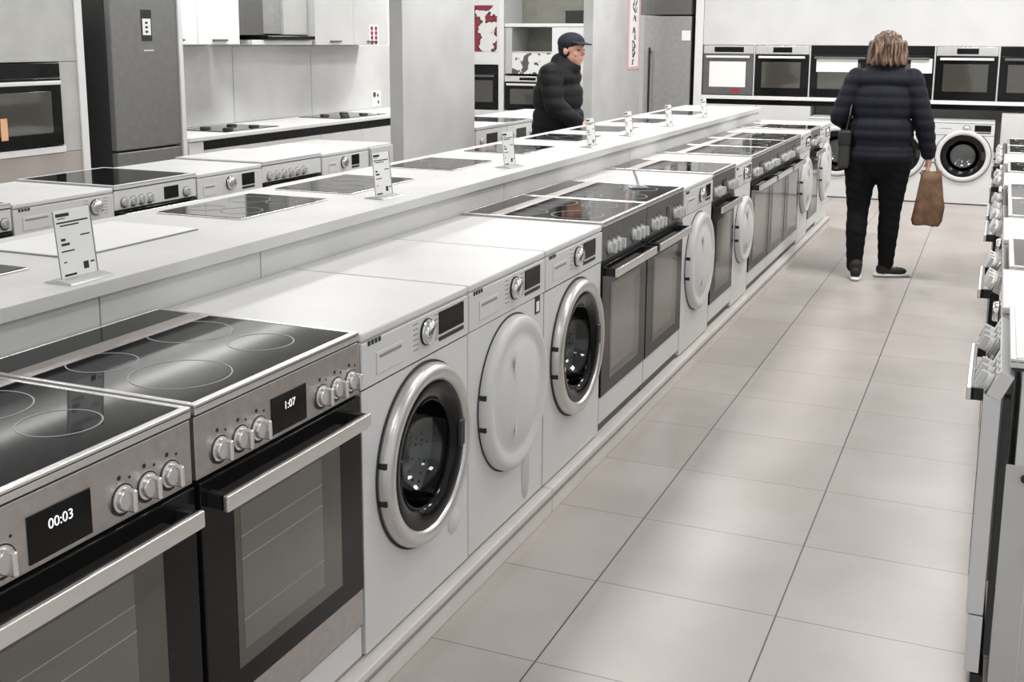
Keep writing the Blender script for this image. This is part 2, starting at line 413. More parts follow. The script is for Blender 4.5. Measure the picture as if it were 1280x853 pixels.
def washer(loc, w=.60, rz=0.0, door='chrome', label='', group=None, name='washing_machine', cat='washing machine', dh=.44, dr=.25,
           panel=True, filt=True, display=(.41, .565), knob=.337, drawer=(.07, .205), mark=(.03, .11), detail=True, cyf=.53, vent=False, h=.85, sticker=False):
    R = empty(name, loc, rz); tag(R, label, cat, group)
    s = w/.60; cy = w*cyf; dr = min(dr, w*.44)
    g = .0015
    m = MB()
    if door in ('chrome', 'dark'):
        X1 = 0.0
        hole_front(m, w, .012, .705, X1, cy, dh, dr*.8)
        V = [m.bm.verts.new(c) for c in ((X1, g, .012), (X1, w-g, .012), (X1, w-g, .705), (X1, g, .705), (-.60, g, .012), (-.60, w-g, .012), (-.60, w-g, .705), (-.60, g, .705))]
        for q in ((0, 1, 5, 4), (1, 2, 6, 5), (3, 0, 4, 7), (4, 5, 6, 7)): m.bm.faces.new([V[i] for i in q])
        m.box(-.60, -.004, g, w-g, .705, h-.024, .002)
        B = m.build('body', 'white', R)
        MB().lathe([(dr*.80, .0), (dr*.80, -.07), (dr*.95, -.09), (dr*.95, -.40), (dr*.4, -.43), (0, -.42)], cy, dh, 48).build('drum', 'drum', R)
        d2 = MB().lathe([(dr*.86, .004), (dr*.72, -.02), (dr*.70, -.05), (dr*.78, -.07)], cy, dh, 48).build('door_seal', 'rubber', R)
        D = MB().lathe([(dr*.84, .004), (dr, .002), (dr*1.005, .014), (dr*.975, .030), (dr*.93, .036), (dr*.86, .036), (dr*.82, .028), (dr*.81, .014)], cy, dh, 64).build('door', 'ringsteel' if door == 'chrome' else 'white2', R)
        MB().lathe([(dr*.97, .0015), (dr*1.03, .0015), (dr*1.03, .0035), (dr*.97, .0035)], cy, dh, 64).build('door_edge', 'rubber', D)
        MB().lathe([(dr*.82, .026), (dr*.78, .030), (dr*.64, .022), (dr*.585, .004), (dr*.60, -.002), (dr*.8, .008), (dr*.82, .026)], cy, dh, 64).build('inner_ring', 'black', D)
        MB().lathe([(dr*.60, .010), (dr*.57, -.03), (dr*.46, -.075), (dr*.25, -.10), (0, -.105), (0, -.100), (dr*.25, -.095), (dr*.45, -.07), (dr*.56, -.028), (dr*.585, .010), (dr*.60, .010)], cy, dh, 48).build('glass_bowl', 'glass', D)
        MB().box(.020, .034, cy+dr*.66, cy+dr*.80, dh-.035, dh+.045, .006).build('door_handle', 'blackp', D)
    else:
        m.box(-.60, 0, g, w-g, .012, .705, .003); m.box(-.60, -.004, g, w-g, .705, h-.024, .002)
        B = m.build('body', 'white', R)
        D = MB().lathe([(dr*.86, .001), (dr, .001), (dr*1.005, .016), (dr*.98, .030), (dr*.93, .037), (dr*.86, .038), (dr*.80, .030), (dr*.74, .028), (dr*.66, .036), (dr*.50, .050), (dr*.25, .058), (0, .060)], cy, dh, 64).build('door', 'white2', R)
        MB().lathe([(dr*.97, .0012), (dr*1.022, .0012), (dr*1.022, .003), (dr*.97, .003)], cy, dh, 64).build('door_edge', 'rubber', D)
        MB().lathe([(0, .0), (.012, .0), (.016, .006), (0, .012)], cy-dr*.3, dh+.02, 12, 1, 9).build('door_handle', 'white', D, loc=(.046, 0, 0))
    for q in (-.20, .20):
        k = MB()
        a = math.asin(q); k.box(.004, .026, cy-dr*math.cos(a)-.003, cy-dr*math.cos(a)+.010, dh+dr*q-.008, dh+dr*q+.008, .002)
        k.build('hinge', 'blackp', D)
    # lid
    MB().box(-.602, .003, 0.002, w-.002, h-.022, h, .006, 3).build('top_panel', 'white', R)
    # control panel
    P = MB().box(-.004, .004, g, w-g, .709, h-.026, .003).build('control_panel', 'white2', R)
    dz = .775
    q = MB(); q.box(.0035, .0065, drawer[0]*s, drawer[1]*s, dz-.045, dz+.012, .002)
    Q = q.build('detergent_drawer', 'white', P)
    MB().box(.0063, .0080, (drawer[0]+.012)*s, (drawer[1]-.012)*s, dz-.004, dz+.004, .001).build('grip_slot', 'greyink' , Q)
    if knob:
        K = MB().lathe([(0, .004), (.036, .004), (.036, .008), (.031, .012), (.031, .022), (.027, .026), (0, .026)], knob*s, dz+.002, 32).build('program_knob', 'chrome', P)
        MB().lathe([(.033, .010), (.037, .009), (.037, .0045)], knob*s, dz+.002, 32).build('knob_ring', 'blackp', K)
    if display:
        MB().box(.0035, .0065, display[0]*s, display[1]*s, dz-.024, dz+.040, .001).build('display', 'black', P)
        MB().box(.0035, .0060, display[0]*s, display[1]*s, dz-.043, dz-.031, .001).build('touch_keys', 'blackp', P)
    if detail:
        u = MB()
        for i in range(4): u.box(.0038, .0050, (mark[0]+i*.017)*s, (mark[0]+i*.017+.012)*s, dz+.038, dz+.050)
        u.build('brand_mark', 'ink', P, 0)
        u = MB()
        for i in range(6):
            for sg in (-1, 1): u.box(.0038, .0046, (knob + sg*.060 - .014)*s, (knob + sg*.060 + .014)*s, dz-.035+i*.014, dz-.032+i*.014)
        u.build('program_marks', 'greyink', P, 0)
    if filt:
        MB().lathe([(0, .004), (.034, .004), (.038, .001), (.038, -.002)], w*.84, .17, 32).build('filter_cap', 'white2', R)
    if sticker:
        q = MB().box(.0, .0022, w*.865, w*.935, .648, .708, .0005).build('round_sticker', 'ink', R)
        MB().box(.002, .0028, w*.88, w*.92, .655, .690).build('sticker_print', 'paper', q)
    if vent:
        MB().lathe([(0, .003), (.055, .003), (.058, .000)], w*.74, .12, 32, .55, 1.6).build('vent_cover', 'lamgrey', R)
    f = MB()
    for fx in (-.55, -.06):
        for fy in (.05, w-.05): f.rod((fx, fy, 0), (fx, fy, .016), .018)
    f.build('feet', 'rubber', R)
    return R

def built_in_oven(loc, w=.595, hgt=.50, rz=0.0, style='black', label='', group=None, depth=.5, detail=True, sheet=None, sticker=False):
    """front faces +X before rz; origin at lower front corner"""
    R = empty('built_in_oven', loc, rz); tag(R, label, 'oven', group)
    g = .004
    MB().box(-depth, -.004, g+.006, w-g-.006, .004, hgt-.004).build('body', 'darksteel', R)
    pz = hgt*.83
    P = MB().box(-.006, .014, g, w-g, pz, hgt, .003).build('control_panel', 'black' if style in ('black', 'bright') else 'steelb', R)
    if style not in ('black', 'bright'): MB().box(.013, .017, w*.22 if style == 'steel' else w*.33, w*.80 if style == 'steel' else w*.68, pz+.018, hgt-.018, .002).build('display', 'black', P)
    D = MB().box(-.006, .016, g, w-g, .004, pz-.006, .003).build('oven_door', 'black' if style != 'steel' else 'darksteel', R)
    MB().box(.012, .0185, w*.13, w*.85, hgt*.16, pz-.085, .001).build('window', 'window' if style != 'steel' else 'paper', D)
    hb = MB().box(.045, .058, w*.07, w*.93, pz-.045, pz-.020, .004)
    hb.box(.014, .048, w*.09, w*.11, pz-.043, pz-.022); hb.box(.014, .048, w*.89, w*.91, pz-.043, pz-.022)
    hb.build('handle', 'whiteb' if style != 'black' else 'darksteel', D)
    return R

# ---------------------------------------------------------------- row A: front row along the aisle
XA, PZ = -1.376, 0.09
def platform(name, x0, x1, ys, h, label, lip=True):
    R = tag(empty(name, ((x0+x1)/2, (ys[0]+ys[-1])/2, 0)), label, 'platform')
    ox, oy = (x0+x1)/2, (ys[0]+ys[-1])/2
    for a, b in zip(ys, ys[1:]):
        MB().box(x0-ox, x1-ox, a+.0015-oy, b-.0015-oy, 0, h, .004).build('platform_board', 'plinth', R)
    return R
pl = platform('display_platform', -1.96, -1.345, [.45, 1.9, 3.52, 5.9, 8.3, 10.42], PZ, 'low white platform carrying the front row of appliances along the aisle')
MB().box(0.3075, .3125, -4.97, 4.97, .062, .070).build('edge_strip', 'greyink', pl)

cooker((XA, 1.055, PZ), .608, style='steel', disp=(.205, .345), knobs=(.15, .42, .485, .547), digits='00:03', label='stainless steel cooker cut by the left edge, nearest of the front row', group='steel cookers', detail=True)
cooker((XA, 1.670, PZ), .612, style='steel', digits='1:07', label='stainless steel cooker with black glass hob beside the first white washing machine', group='steel cookers')
washer((XA, 2.290, PZ), .602, label='white washing machine with chrome porthole beside the stainless cooker')
washer((XA, 2.896, PZ), .600, door='white', filt=False, vent=True, sticker=True, name='tumble_dryer', cat='tumble dryer', knob=.335, display=(.42, .55), label='white dryer with solid white round door between two chrome-door washing machines')
washer((XA, 3.500, PZ), .596, label='white washing machine with chrome porthole beside the paired grey ovens', knob=.315, display=(.38, .515), filt=False)
g6 = (.10, .175, .25, .40, .47, .55)
cooker((XA, 4.100, PZ), .605, style='grey', disp=None, knobs=(.09, .15, .21, .42, .48, .54), label='grey cooker with black glass hob right after the third washing machine', handle=(.03, .58), door_z=(.155, .685), group='grey cookers')
cooker((XA, 4.710, PZ), .605, style='grey', disp=(.32, .36), knobs=(.09, .15, .21, .46, .51, .56), label='grey cooker with black glass hob just before the slim white dryer door', handle=(.03, .58), door_z=(.155, .685), group='grey cookers')
washer((XA, 5.325, PZ), .595, door='white', name='tumble_dryer', cat='tumble dryer', filt=False, display=(.44, .54), label='white dryer with solid door standing between the grey cookers and a single black-front cooker')
cooker((XA, 5.927, PZ), .55, style='grey', label='single grey cooker with black hob between two white dryers', handle=(.02, .56), door_z=(.14, .685), group='grey cookers')
washer((XA, 6.482, PZ), .455, door='white', name='tumble_dryer', cat='tumble dryer', filt=False, dr=.22, label='narrow white machine with round white door before the three far cookers')
far3 = ['grey cooker, first of the three set together further down the row', 'grey cooker, middle of the three set together further down the row', 'grey cooker, last of the three set together further down the row']
for i in range(3):
    cooker((XA, 6.945+.612*i, PZ), .607, style='grey', label=far3[i], handle=(.03, .57), door_z=(.13, .685), group='grey cookers')
washer((XA, 8.785, PZ), .495, door='white', name='tumble_dryer', cat='tumble dryer', filt=False, dr=.22, label='narrow white machine just past the three far cookers')
cooker((XA, 9.284, PZ), .495, style='grey', label='narrow grey cooker second from the far end of the front row', handle=(.03, .57), door_z=(.13, .685), group='grey cookers')
washer((XA, 9.783, PZ), .60, door='white', name='tumble_dryer', cat='tumble dryer', filt=False, label='white machine at the far end of the front row')

# ---------------------------------------------------------------- counter B
def counter():
    x0, x1, y0, y1, z = -2.66, -1.962, .45, 10.25, 1.06
    R = tag(empty('display_counter', (-2.3, 5.3, 0)), 'long white counter with built-in black hobs behind the front row', 'counter')
    ox, oy = -2.3, 5.3
    MB().box(x0-ox, x1-ox, y0-oy, y1-oy, z-.036, z, .003).build('worktop', 'lam', R)
    seams = [y0, 1.42, 2.085, 2.745, 4.55, 6.4, 8.3, y1]
    for a, b in zip(seams, seams[1:]):
        MB().box(x1-.045-ox, x1-.022-ox, a+.002-oy, b-.002-oy, .02, z-.040, .002).build('front_panel', 'lam', R)
    MB().box(x0+.02-ox, x1-.05-ox, y0+.01-oy, y1-.01-oy, 0, z-.038).build('carcass', 'lamgrey', R)
counter()
hz = [(1.60, 2.11, 'black glass hob at the left picture edge on the long counter'), (2.99, 3.51, 'black glass hob in the counter beside the first upright price card'), (3.67, 4.19, 'black glass hob in the counter just behind the second price card'),
      (4.54, 4.99, 'black glass hob in the counter in front of the wide grey partition'), (5.37, 5.82, 'black glass hob in the counter left of the man'), (6.20, 6.62, 'black glass hob in the counter directly in front of the man'),
      (6.95, 7.40, 'black glass hob in the counter before the second partition'), (7.80, 8.25, 'black glass hob second from the far end of the counter'), (8.8, 9.3, 'black glass hob nearest the far end of the counter')]
for a, b, lb in hz:
    R = tag(empty('built_in_hob', (-2.405, (a+b)/2, 1.06)), lb, 'hob', 'hobs set in the long counter'); h = (b-a)/2
    MB().box(-.172, .172, -h, h, 0, .005, .002).build('frame', 'steelb', R)
    G = MB().box(-.168, .168, -h+.004, h-.004, .0045, .0065, .0005).build('glass', 'hob', R)
    m = MB(); m.ringz(-.07, -h*.45, .0065, .06); m.ringz(.07, -h*.45, .0065, .07); m.ringz(-.07, h*.45, .0065, .075); m.ringz(.07, h*.45, .0065, .055); m.build('burner_rings', 'greyink', G, 0)
R = tag(empty('built_in_hob', (-2.405, 2.52, 1.06)), 'white glass hob with thin dark outline behind the large price card', 'hob', None)
MB().box(-.17, .17, -.26, .26, 0, .004, .001).build('frame', 'greyink', R)
MB().box(-.167, .167, -.257, .257, .003, .006, .001).build('glass', 'whiteb', R)

def sign(x, y, z, w, h, rz, label, tilt=.10, rot_text=False):
    R = tag(empty('price_card_stand', (x, y, z), rz), label, 'price sign', 'price card stands on the long counter')
    MB().prism([(-.045, 0), (.045, 0), (.04, .004), (.006, .010), (-.006, .010), (-.04, .004)], -w/2-.012, w/2+.012).build('stand_base', 'acrylic', R)
    S = MB().box(-.0015, .0015, -w/2, w/2, 0, h, .0005).build('card', 'paper', R); S.location = (0, 0, .008); S.rotation_euler = (0, -tilt, 0)
    e = MB(); e.box(.0012, .003, -w/2-.002, -w/2, 0, h); e.box(.0012, .003, w/2, w/2+.002, 0, h); e.build('card_edge', 'greyink', S, 0)
    k = MB()
    def bar(y0, y1, zf, t=.0022): k.box(.0016, .0021, -w/2+w*y0, -w/2+w*y1, h*zf-t, h*zf+t)
    bar(.06, .42, .93, .004); bar(.10, .30, .88, .001); bar(.06, .92, .82, .0018); bar(.14, .66, .775, .0016); bar(.66, .92, .60, .0016); bar(.12, .24, .57, .003)
    bar(.12, .34, .50, .003); bar(.10, .45, .40, .0016); bar(.12, .2, .24, .0014); bar(.64, .78, .145, .009); bar(.84, .95, .18, .002); bar(.1, .42, .05, .0025)
    k.build('printed_lines', 'ink', S, 0)
    return R
sign(-2.032, 2.075, 1.06, .118, .165, .0, 'upright price card on a clear stand, nearest on the long counter')
sign(-2.084, 3.661, 1.06, .105, .160, -.10, 'tall price card beside the second black counter hob')
sign(-2.069, 4.808, 1.06, .10, .155, -.12, 'price card standing right of the wide grey partition foot')
sign(-2.06, 5.93, 1.06, .09, .15, -.2, 'price card standing in front of the man')
sign(-2.10, 6.75, 1.06, .09, .14, -.2, 'small price card before the second partition')
sign(-2.08, 7.6, 1.06, .09, .14, -.2, 'small price card past the second partition poster')
sign(-2.08, 8.6, 1.06, .09, .14, -.2, 'small price card in front of the far grey refrigerator')
sign(-1.56, 5.18, PZ+.861, .05, .085, .5, 'small tag leaning on the rear of the grey cooker hob', .35)

# ---------------------------------------------------------------- row C behind the aisle beyond counter B
XC, PC = -3.75, 0.105
platform('display_platform', -4.40, -3.72, [1.68, 3.47, 5.25, 6.70], PC, 'low platform carrying the middle row of white appliances')
y = 3.475
washer((XC, y-1.19, PC), .592, door='white', label='white washing machine at the left picture edge of the middle row', group='middle row machines', filt=False, detail=False)
cooker((XC, y-.595, PC), .592, style='white', label='white cooker at the left picture edge before the large price card', group='middle row machines', detail=False, pz0=.742, door_z=(.2, .735))
washer((XC, y, PC), .592, label='white washing machine behind the large price card in the middle row', door='dark', group='middle row machines', filt=False, knob=.48, display=None, drawer=(.05, .20))
cooker((XC, y+.595, PC), .592, style='white', label='white cooker with black hob and small square display in the middle row', disp=(.36, .47), knobs=(.07, .13, .19, .25, .53), group='middle row machines', digits=None, detail=False, rings=False, pz0=.742, door_z=(.2, .735), hz=.715)
washer((XC, y+1.19, PC), .562, label='white washing machine with black display between the two white middle-row cookers', door='dark', group='middle row machines', filt=False, knob=.29, display=(.40, .52), drawer=(.05, .16), detail=False)
cooker((XC, y+1.755, PC), .60, style='white', label='white cooker with a line of knobs behind the second price card', top='lid', disp=None, knobs=(.07, .14, .21, .28, .35, .42), group='middle row machines', detail=False, pz0=.742, door_z=(.2, .735), hz=.715)
washer((XC, y+2.36, PC), .555, label='white washing machine with small display next to the grey partition', door='dark', group='middle row machines', filt=False, knob=.27, display=(.37, .47), drawer=(.08, .18), detail=False)
R = tag(empty('storage_cabinet', (XC, 6.395, PC)), 'narrow grey cabinet against the near side of the wide partition', 'cabinet')
MB().box(-.6, 0, 0, .30, 0, .85, .003).build('body', 'lamgrey', R); MB().box(0, .018, .004, .296, .01, .84, .003).build('door', 'lamgrey', R)
platform('display_platform', -4.40, -3.72, [8.04, 9.3, 10.5], PC, 'low platform between the two partitions behind the man')
for i, (yy, lb) in enumerate([(8.05, 'white cooker with black display emerging past the wide partition'), (8.66, 'white cooker directly left of the man'), (9.27, 'white cooker hidden partly behind the man'), (9.88, 'white cooker against the second partition')]):
    cooker((XC, yy, PC), .60, style='white', label=lb, top='lid' if i != 1 else 'hob', disp=(.20, .42), knobs=(.10, .52), group='middle row machines', detail=False)

# ---------------------------------------------------------------- left wall: oven tower, fridge, kitchen run
XL = -5.40
R = tag(empty('tall_oven_cabinet', (XL, 4.4, 0)), 'tall greige oven cabinet at the left picture edge beside the dark refrigerator', 'cabinet')
MB().box(-.65, 0, 0, 1.20, 0, .93, .003).build('lower_door', 'beige', R)
MB().box(-.65, .01, 0, 1.06, .932, .972, .002).build('shelf_ledge', 'whiteb', R)
MB().box(-.65, 0, 0, .45, .975, 1.49, .002).build('side_door', 'tower', R)
MB().box(-.65, 0, 1.05, 1.20, .933, 1.49, .002).build('side_panel', 'tower', R)
MB().box(-.65, 0, 0, 1.20, 1.493, 2.5, .003).build('upper_door', 'tower', R)
MB().box(-.65, .012, 1.202, 1.262, 0, 2.5, .003).build('end_panel', 'whiteb', R)
ov = built_in_oven((XL, 4.852, .978), .594, .508, 0, 'bright', label='black built-in oven in the tall cabinet at the left picture edge', depth=.45)
MB().box(.017, .0195, .10, .15, .06, .19).build('energy_sticker', 'orange', ov)

def fridge(loc, w, d, h, split, rz, label, body='fridge', side='fridged', sticker=True, handle=None):
    R = tag(empty('refrigerator', loc, rz), label, 'refrigerator')
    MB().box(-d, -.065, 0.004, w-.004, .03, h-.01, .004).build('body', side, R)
    D = MB().box(-.055, 0, 0, w, split+.006, h, .010, 3).build('upper_door', body, R)
    E_ = MB().box(-.055, 0, 0, w, .10, split-.006, .010, 3).build('freezer_door', body, R)
    MB().box(-.060, -.012, .01, w-.01, .03, .092).build('kickplate', 'blackp', R)
    MB().box(-.062, -.05, .004, w-.004, .10, h-.004).build('door_gasket', 'rubber', R)
    if sticker:
        s = MB().box(.0, .0015, w*.44, w*.60, 1.62, 1.83).build('energy_label', 'ink', D)
        MB().box(.0014, .002, w*.46, w*.585, 1.66, 1.77).build('label_panel', 'paper', s)
        k = MB()
        for i in range(3): k.box(.0019, .0024, w*.50, w*.54, 1.675+i*.03, 1.69+i*.03)
        k.build('label_print', 'ink', s, 0)
        MB().box(0, .002, w*.46, w*.62, 1.55, 1.562, .0005).build('brand_plate', 'steelb', D)
    if handle is not None:
        q = MB(); q.box(.035, .05, handle-.012, handle+.012, split+.05, h-.35, .004); q.box(0, .04, handle-.010, handle+.010, split+.08, split+.11); q.box(0, .04, handle-.010, handle+.010, h-.42, h-.39)
        q.build('handle', 'blackp', D)
    return R
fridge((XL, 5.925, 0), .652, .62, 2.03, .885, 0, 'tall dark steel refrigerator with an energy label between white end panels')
R = tag(empty('end_panel', (XL, 6.60, 0)), 'white upright end panel on the far side of the dark refrigerator', 'panel')
MB().box(-.65, .01, -.018, .025, 0, 2.4, .003).build('board', 'whiteb', R)

# kitchen run on the left wall
R = tag(empty('kitchen_base_unit', (XL+.003, 8.75, 0)), 'run of white kitchen base units with dark grip channel along the left wall', 'cabinet')
MB().box(-.65, .012, -2.10, 2.0, .895, .925, .003).build('worktop', 'whiteb', R)
MB().box(-.65, -.03, -2.10, 2.0, .02, .893).build('carcass', 'lamgrey', R)
MB().box(-.032, -.01, -1.93, 2.0, .825, .888).build('grip_channel', 'black', R)
MB().box(-.032, .0, -2.10, -1.935, .60, .888, .003).build('filler', 'whiteb', R)
ys = [-1.93, -1.15, -.35, .35, 1.15, 2.0]
for a, b in zip(ys, ys[1:]): MB().box(-.032, .0, a+.002, b-.002, .10, .822, .003).build('drawer_front', 'white', R)
MB().box(-.06, -.04, -2.1, 2.0, 0, .10).build('kickboard', 'lamgrey', R)
R = tag(empty('backsplash', (-6.0415, 8.8, 0)), 'grey splashback panels behind the left wall worktop', 'backsplash')
for a, b in ((6.66, 8.05), (8.05, 9.25), (9.25, 10.9)): MB().box(-.0065, .0065, a+.004-8.8, b-.004-8.8, .928, 1.575, .001).build('splash_panel', 'splash', R)
for (a, b, lb) in ((7.2, 7.9, 'black hob on the left wall worktop near the refrigerator'), (8.9, 9.7, 'black hob on the left wall worktop near the wide partition')):
    R = tag(empty('built_in_hob', (-5.70, (a+b)/2, .925)), lb, 'hob', 'hobs on the left wall worktop')
    MB().box(-.25, .22, -(b-a)/2, (b-a)/2, 0, .006, .002).build('glass', 'hob', R)
    m = MB()
    for sx in (-.12, .10):
        for sy in (-.17, .17): m.rod((sx, sy, .006), (sx, sy, .02), .045, .04)
    m.build('burner_cap', 'blackp', R)
def wall_cab(y0, y1, z0, z1, m, label, doors=2, xd=.35):
    R = tag(empty('wall_cabinet', (-6.05, (y0+y1)/2, z0)), label, 'cabinet', 'wall cabinets above the left worktop'); h = (y1-y0)/2
    MB().box(0, xd-.02, -h, h, 0, z1-z0, .002).build('body', m, R)
    for i in range(doors):
        a = -h + 2*h*i/doors; b = -h + 2*h*(i+1)/doors
        D = MB().box(xd-.018, xd, a+.002, b-.002, 0.002, z1-z0, .002).build('door', m, R)
        hd = MB().box(xd, xd+.02, (a+b)/2-.09, (a+b)/2+.09, .028, .042, .003).build('handle', 'darksteel', D)
wall_cab(6.66, 7.71, 1.592, 2.35, 'whiteb', 'white wall cabinet nearest the dark refrigerator')
wall_cab(8.82, 10.15, 1.585, 2.35, 'lam', 'pale wall cabinet next to the red sticker')
R = tag(empty('extractor_hood', (-6.05, 8.27, 1.62)), 'dark extractor hood between the wall cabinets', 'hood')
MB().box(0, .30, -.50, -.16, .05, .75, .004).build('chimney', 'darksteel', R)
MB().box(0, .28, -.14, .12, .06, .75, .004).build('chimney_cover', 'fridgel', R)
MB().box(0, .30, .14, .50, .055, .75, .004).build('side_box', 'lamgrey', R)
MB().box(.0, .37, -.20, .52, .012, .045, .006).build('visor', 'black', R)
MB().box(.0, .32, -.35, .54, -.030, .010, .003).build('filter_housing', 'whiteb', R)
R = tag(empty('wall_sticker', (-5.699, 9.86, 1.68)), 'dark red and black printed sticker on the pale wall cabinet', 'sticker')
MB().box(0, .003, -.09, .09, -.10, .10).build('backing', 'paper', R)
k = MB(); 
for sy in (-.04, .04):
    for i in range(4): k.ball((.003, sy, -.07+i*.045), (.002, .028, .022), 10)
k.build('red_print', 'red', R)
R = tag(empty('wall_sticker', (-6.034, 10.47, 1.04)), 'small brown printed sticker low on the left wall', 'sticker')
MB().box(0, .003, -.09, .09, -.09, .07).build('backing', 'paper', R)
k = MB(); k.ball((.003, -.04, .03), (.002, .035, .03), 10); k.ball((.003, .03, .02), (.002, .02, .02), 10); k.ball((.003, .04, -.05), (.002, .02, .02), 10); k.build('brown_print', 'brown', R)

# poster on second partition
R = tag(empty('poster', (-3.748, 12.13, 1.85)), 'narrow tall poster with pink border and dark vertical script on the second partition', 'poster')
MB().box(0, .004, -.22, .22, -.52, .9).build('border', 'pink', R)
MB().box(.003, .0055, -.16, .16, -.49, .88).build('sheet', 'paper', R)
k = MB()
for i, zz in enumerate([-.44, -.36, -.30, -.24, -.17, -.10, .03, .12, .19, .26, .33, .45, .52]):
    for j in range(3):
        ya, yb = random.uniform(-.08, .08), random.uniform(-.08, .08)
        k.rod((.0055, ya, zz-.03), (.0055, yb, zz+.03), random.uniform(.008, .016), n=6)
for v in k.bm.verts: v.co.x = .0060 + (v.co.x-.0055)*.03
k.build('script', 'ink', R)

# ---------------------------------------------------------------- far wall
YF = 12.70
RZ = -PI/2           # +X front turned to face -Y; local +Y runs to world +X
# far left kitchen display
R = tag(empty('tall_oven_cabinet', (-6.04, YF, 0), RZ), 'tall white cabinet with red flower picture on the far wall left of the shelf', 'cabinet')
MB().box(-.58, 0, 0, .42, 0, .80, .003).build('lower_door', 'whiteb', R); MB().box(-.58, 0, 0, .42, 1.345, 2.5, .003).build('upper_door', 'whiteb', R)
MB().box(-.58, .01, .425, .495, 0, 2.5, .003).build('end_panel', 'whiteb', R)
built_in_oven((-6.035, YF, .81), .41, .52, RZ, 'black', label='narrow black oven in the far cabinet below the red flower picture', depth=.4, detail=False)
tag(MB().box(-6.00, -5.64, YF-.006, YF-.001, 1.50, 2.05).build('flower_picture', 'rose'), 'picture of dark red flowers on the far white cabinet', 'picture')
R = tag(empty('shelf_unit', (-5.54, YF, 0), RZ), 'open far wall shelf unit with sage interior behind the man', 'shelf')
MB().box(-.58, 0, 0, 1.04, 0, .80, .003).build('base_door', 'whiteb', R)
MB().box(-.58, -.56, 0, 1.04, 1.21, 2.5).build('back_panel', 'niche', R)
MB().box(-.58, 0, 0, 1.04, 1.795, 1.835, .003).build('shelf', 'whiteb', R)
MB().box(-.56, -.02, 0, .09, 1.24, 1.79, .003).build('left_door', 'lamgrey', R)
MB().box(-.56, -.005, .61, 1.04, 1.24, 1.79, .003).build('right_door', 'whiteb', R)
MB().box(-.56, -.02, .092, .607, 1.49, 1.505, .002).build('middle_shelf', 'lam', R)
MB().box(-.10, -.02, .092, .607, 1.24, 1.488).build('splash_panel', 'floral', R)
MB().box(-.56, -.001, .61, 1.04, .805, 1.235, .003).build('drawer_front', 'white', R)
built_in_oven((-5.535, YF, .815), .60, .40, RZ, 'display', label='black oven with bright handle on the far wall left of the man', depth=.4, detail=False)
R = tag(empty('storage_box', (-4.68, YF+.12, 1.836), 0), 'small dark box on the far shelf above the man', 'box')
MB().box(-.10, .10, -.08, .08, 0, .13, .006).build('box_body', 'blackp', R); MB().box(-.104, .104, -.084, .084, .13, .15, .004).build('lid', 'fridged', R)

fridge((-3.80, YF, 0), .545, .56, 1.915, .62, RZ, 'light grey refrigerator on the far wall beyond the counter end', 'fridgel', 'fridged', False, .08)
R = tag(empty('bridge_cabinet', (-3.86, YF+.02, 1.93), RZ), 'dark grey cabinet above the far refrigerator', 'cabinet')
MB().box(-.56, -.02, 0, .60, 0, .55, .003).build('body', 'darksteel', R); MB().box(-.018, 0, .002, .598, .002, .55, .002).build('door', 'darksteel', R)
R = tag(empty('paper_notice', (-3.31, YF-.004, 1.70), RZ), 'white paper notice on the far refrigerator door', 'notice')
MB().box(0, .002, -.05, .05, -.055, .055).build('sheet', 'paper', R)
R = tag(empty('end_panel', (-3.16, YF, 0), RZ), 'white upright panel between far refrigerator and wall ovens', 'panel')
MB().box(-.58, .01, -.045, .045, 0, 2.3, .003).build('board', 'whiteb', R)

bx = [-3.11, -2.53, -1.93, -1.30, -.66, -.045, .57, 1.19]
R = tag(empty('oven_housing', (-3.112, YF, 0), RZ), 'long white housing that holds the row of wall ovens', 'cabinet')
L_ = bx[-1] - bx[0]
MB().box(-.58, .0, 0, L_, 1.60, 2.5, .003).build('upper_panel', 'white', R)
MB().box(-.58, .035, 0, L_+.01, 1.005, 1.045, .003).build('ledge', 'whiteb', R)
MB().box(-.58, -.03, 0, L_, .95, 1.003).build('shadow_gap', 'black', R)
for x in bx[1:-1]: MB().box(-.58, .004, x-bx[0]-.008, x-bx[0]+.008, 1.046, 1.599, .002).build('divider', 'white', R)
for a, b in ((0, .62), (.62, 1.21)): MB().box(-.58, 0, a+.002, b-.002, .06, .945, .003).build('base_door', 'white', R)
MB().box(-.58, -.02, 0, 1.21, 0, .058).build('kickboard', 'blackp', R)
MB().box(-.58, -.40, 1.213, L_, 0, .948).build('rear_panel', 'lam', R)
st = ['steel', 'display', 'black', 'black', 'display', 'black', 'display']
lbs = ['steel wall oven with bright pale window, leftmost in the far wall row', 'black wall oven with silver handle second in the far wall row', 'black wall oven with white sheet left of the woman', 'black wall oven behind the woman\'s head',
       'black wall oven with silver handle right of the woman', 'all black wall oven sixth in the far wall row', 'black wall oven at the right end of the far wall row']
for i in range(7):
    o = built_in_oven((bx[i]+.008, YF, 1.05), bx[i+1]-bx[i]-.016, .545, RZ, st[i], label=lbs[i], group='wall ovens', depth=.45)
    wv = bx[i+1]-bx[i]
    if i in (2, 3): MB().box(.0185, .0205, wv*(.10 if i == 2 else .62), wv*(.78 if i == 2 else .95), .27, .42).build('paper_sheet', 'paper', o)
    if i == 0: MB().box(.0165, .0185, wv*.55, wv*.72, .02, .07).build('red_sticker', 'red', o)
for i, x in enumerate((-1.88, -1.26, -.635)):
    washer((x, 12.42, 0), .60, RZ, 'dark', ['white washing machine on the far wall left of the woman', 'white washing machine on the far wall behind the woman', 'white washing machine with wide round door on the far wall right of the woman'][i],
           'far wall washing machines', dh=.50, dr=.265, filt=False, detail=False, display=(.41, .565))
R = tag(empty('base_unit', (0.02, 12.50, 0), RZ), 'white base unit on the far wall behind the right-hand row', 'cabinet')
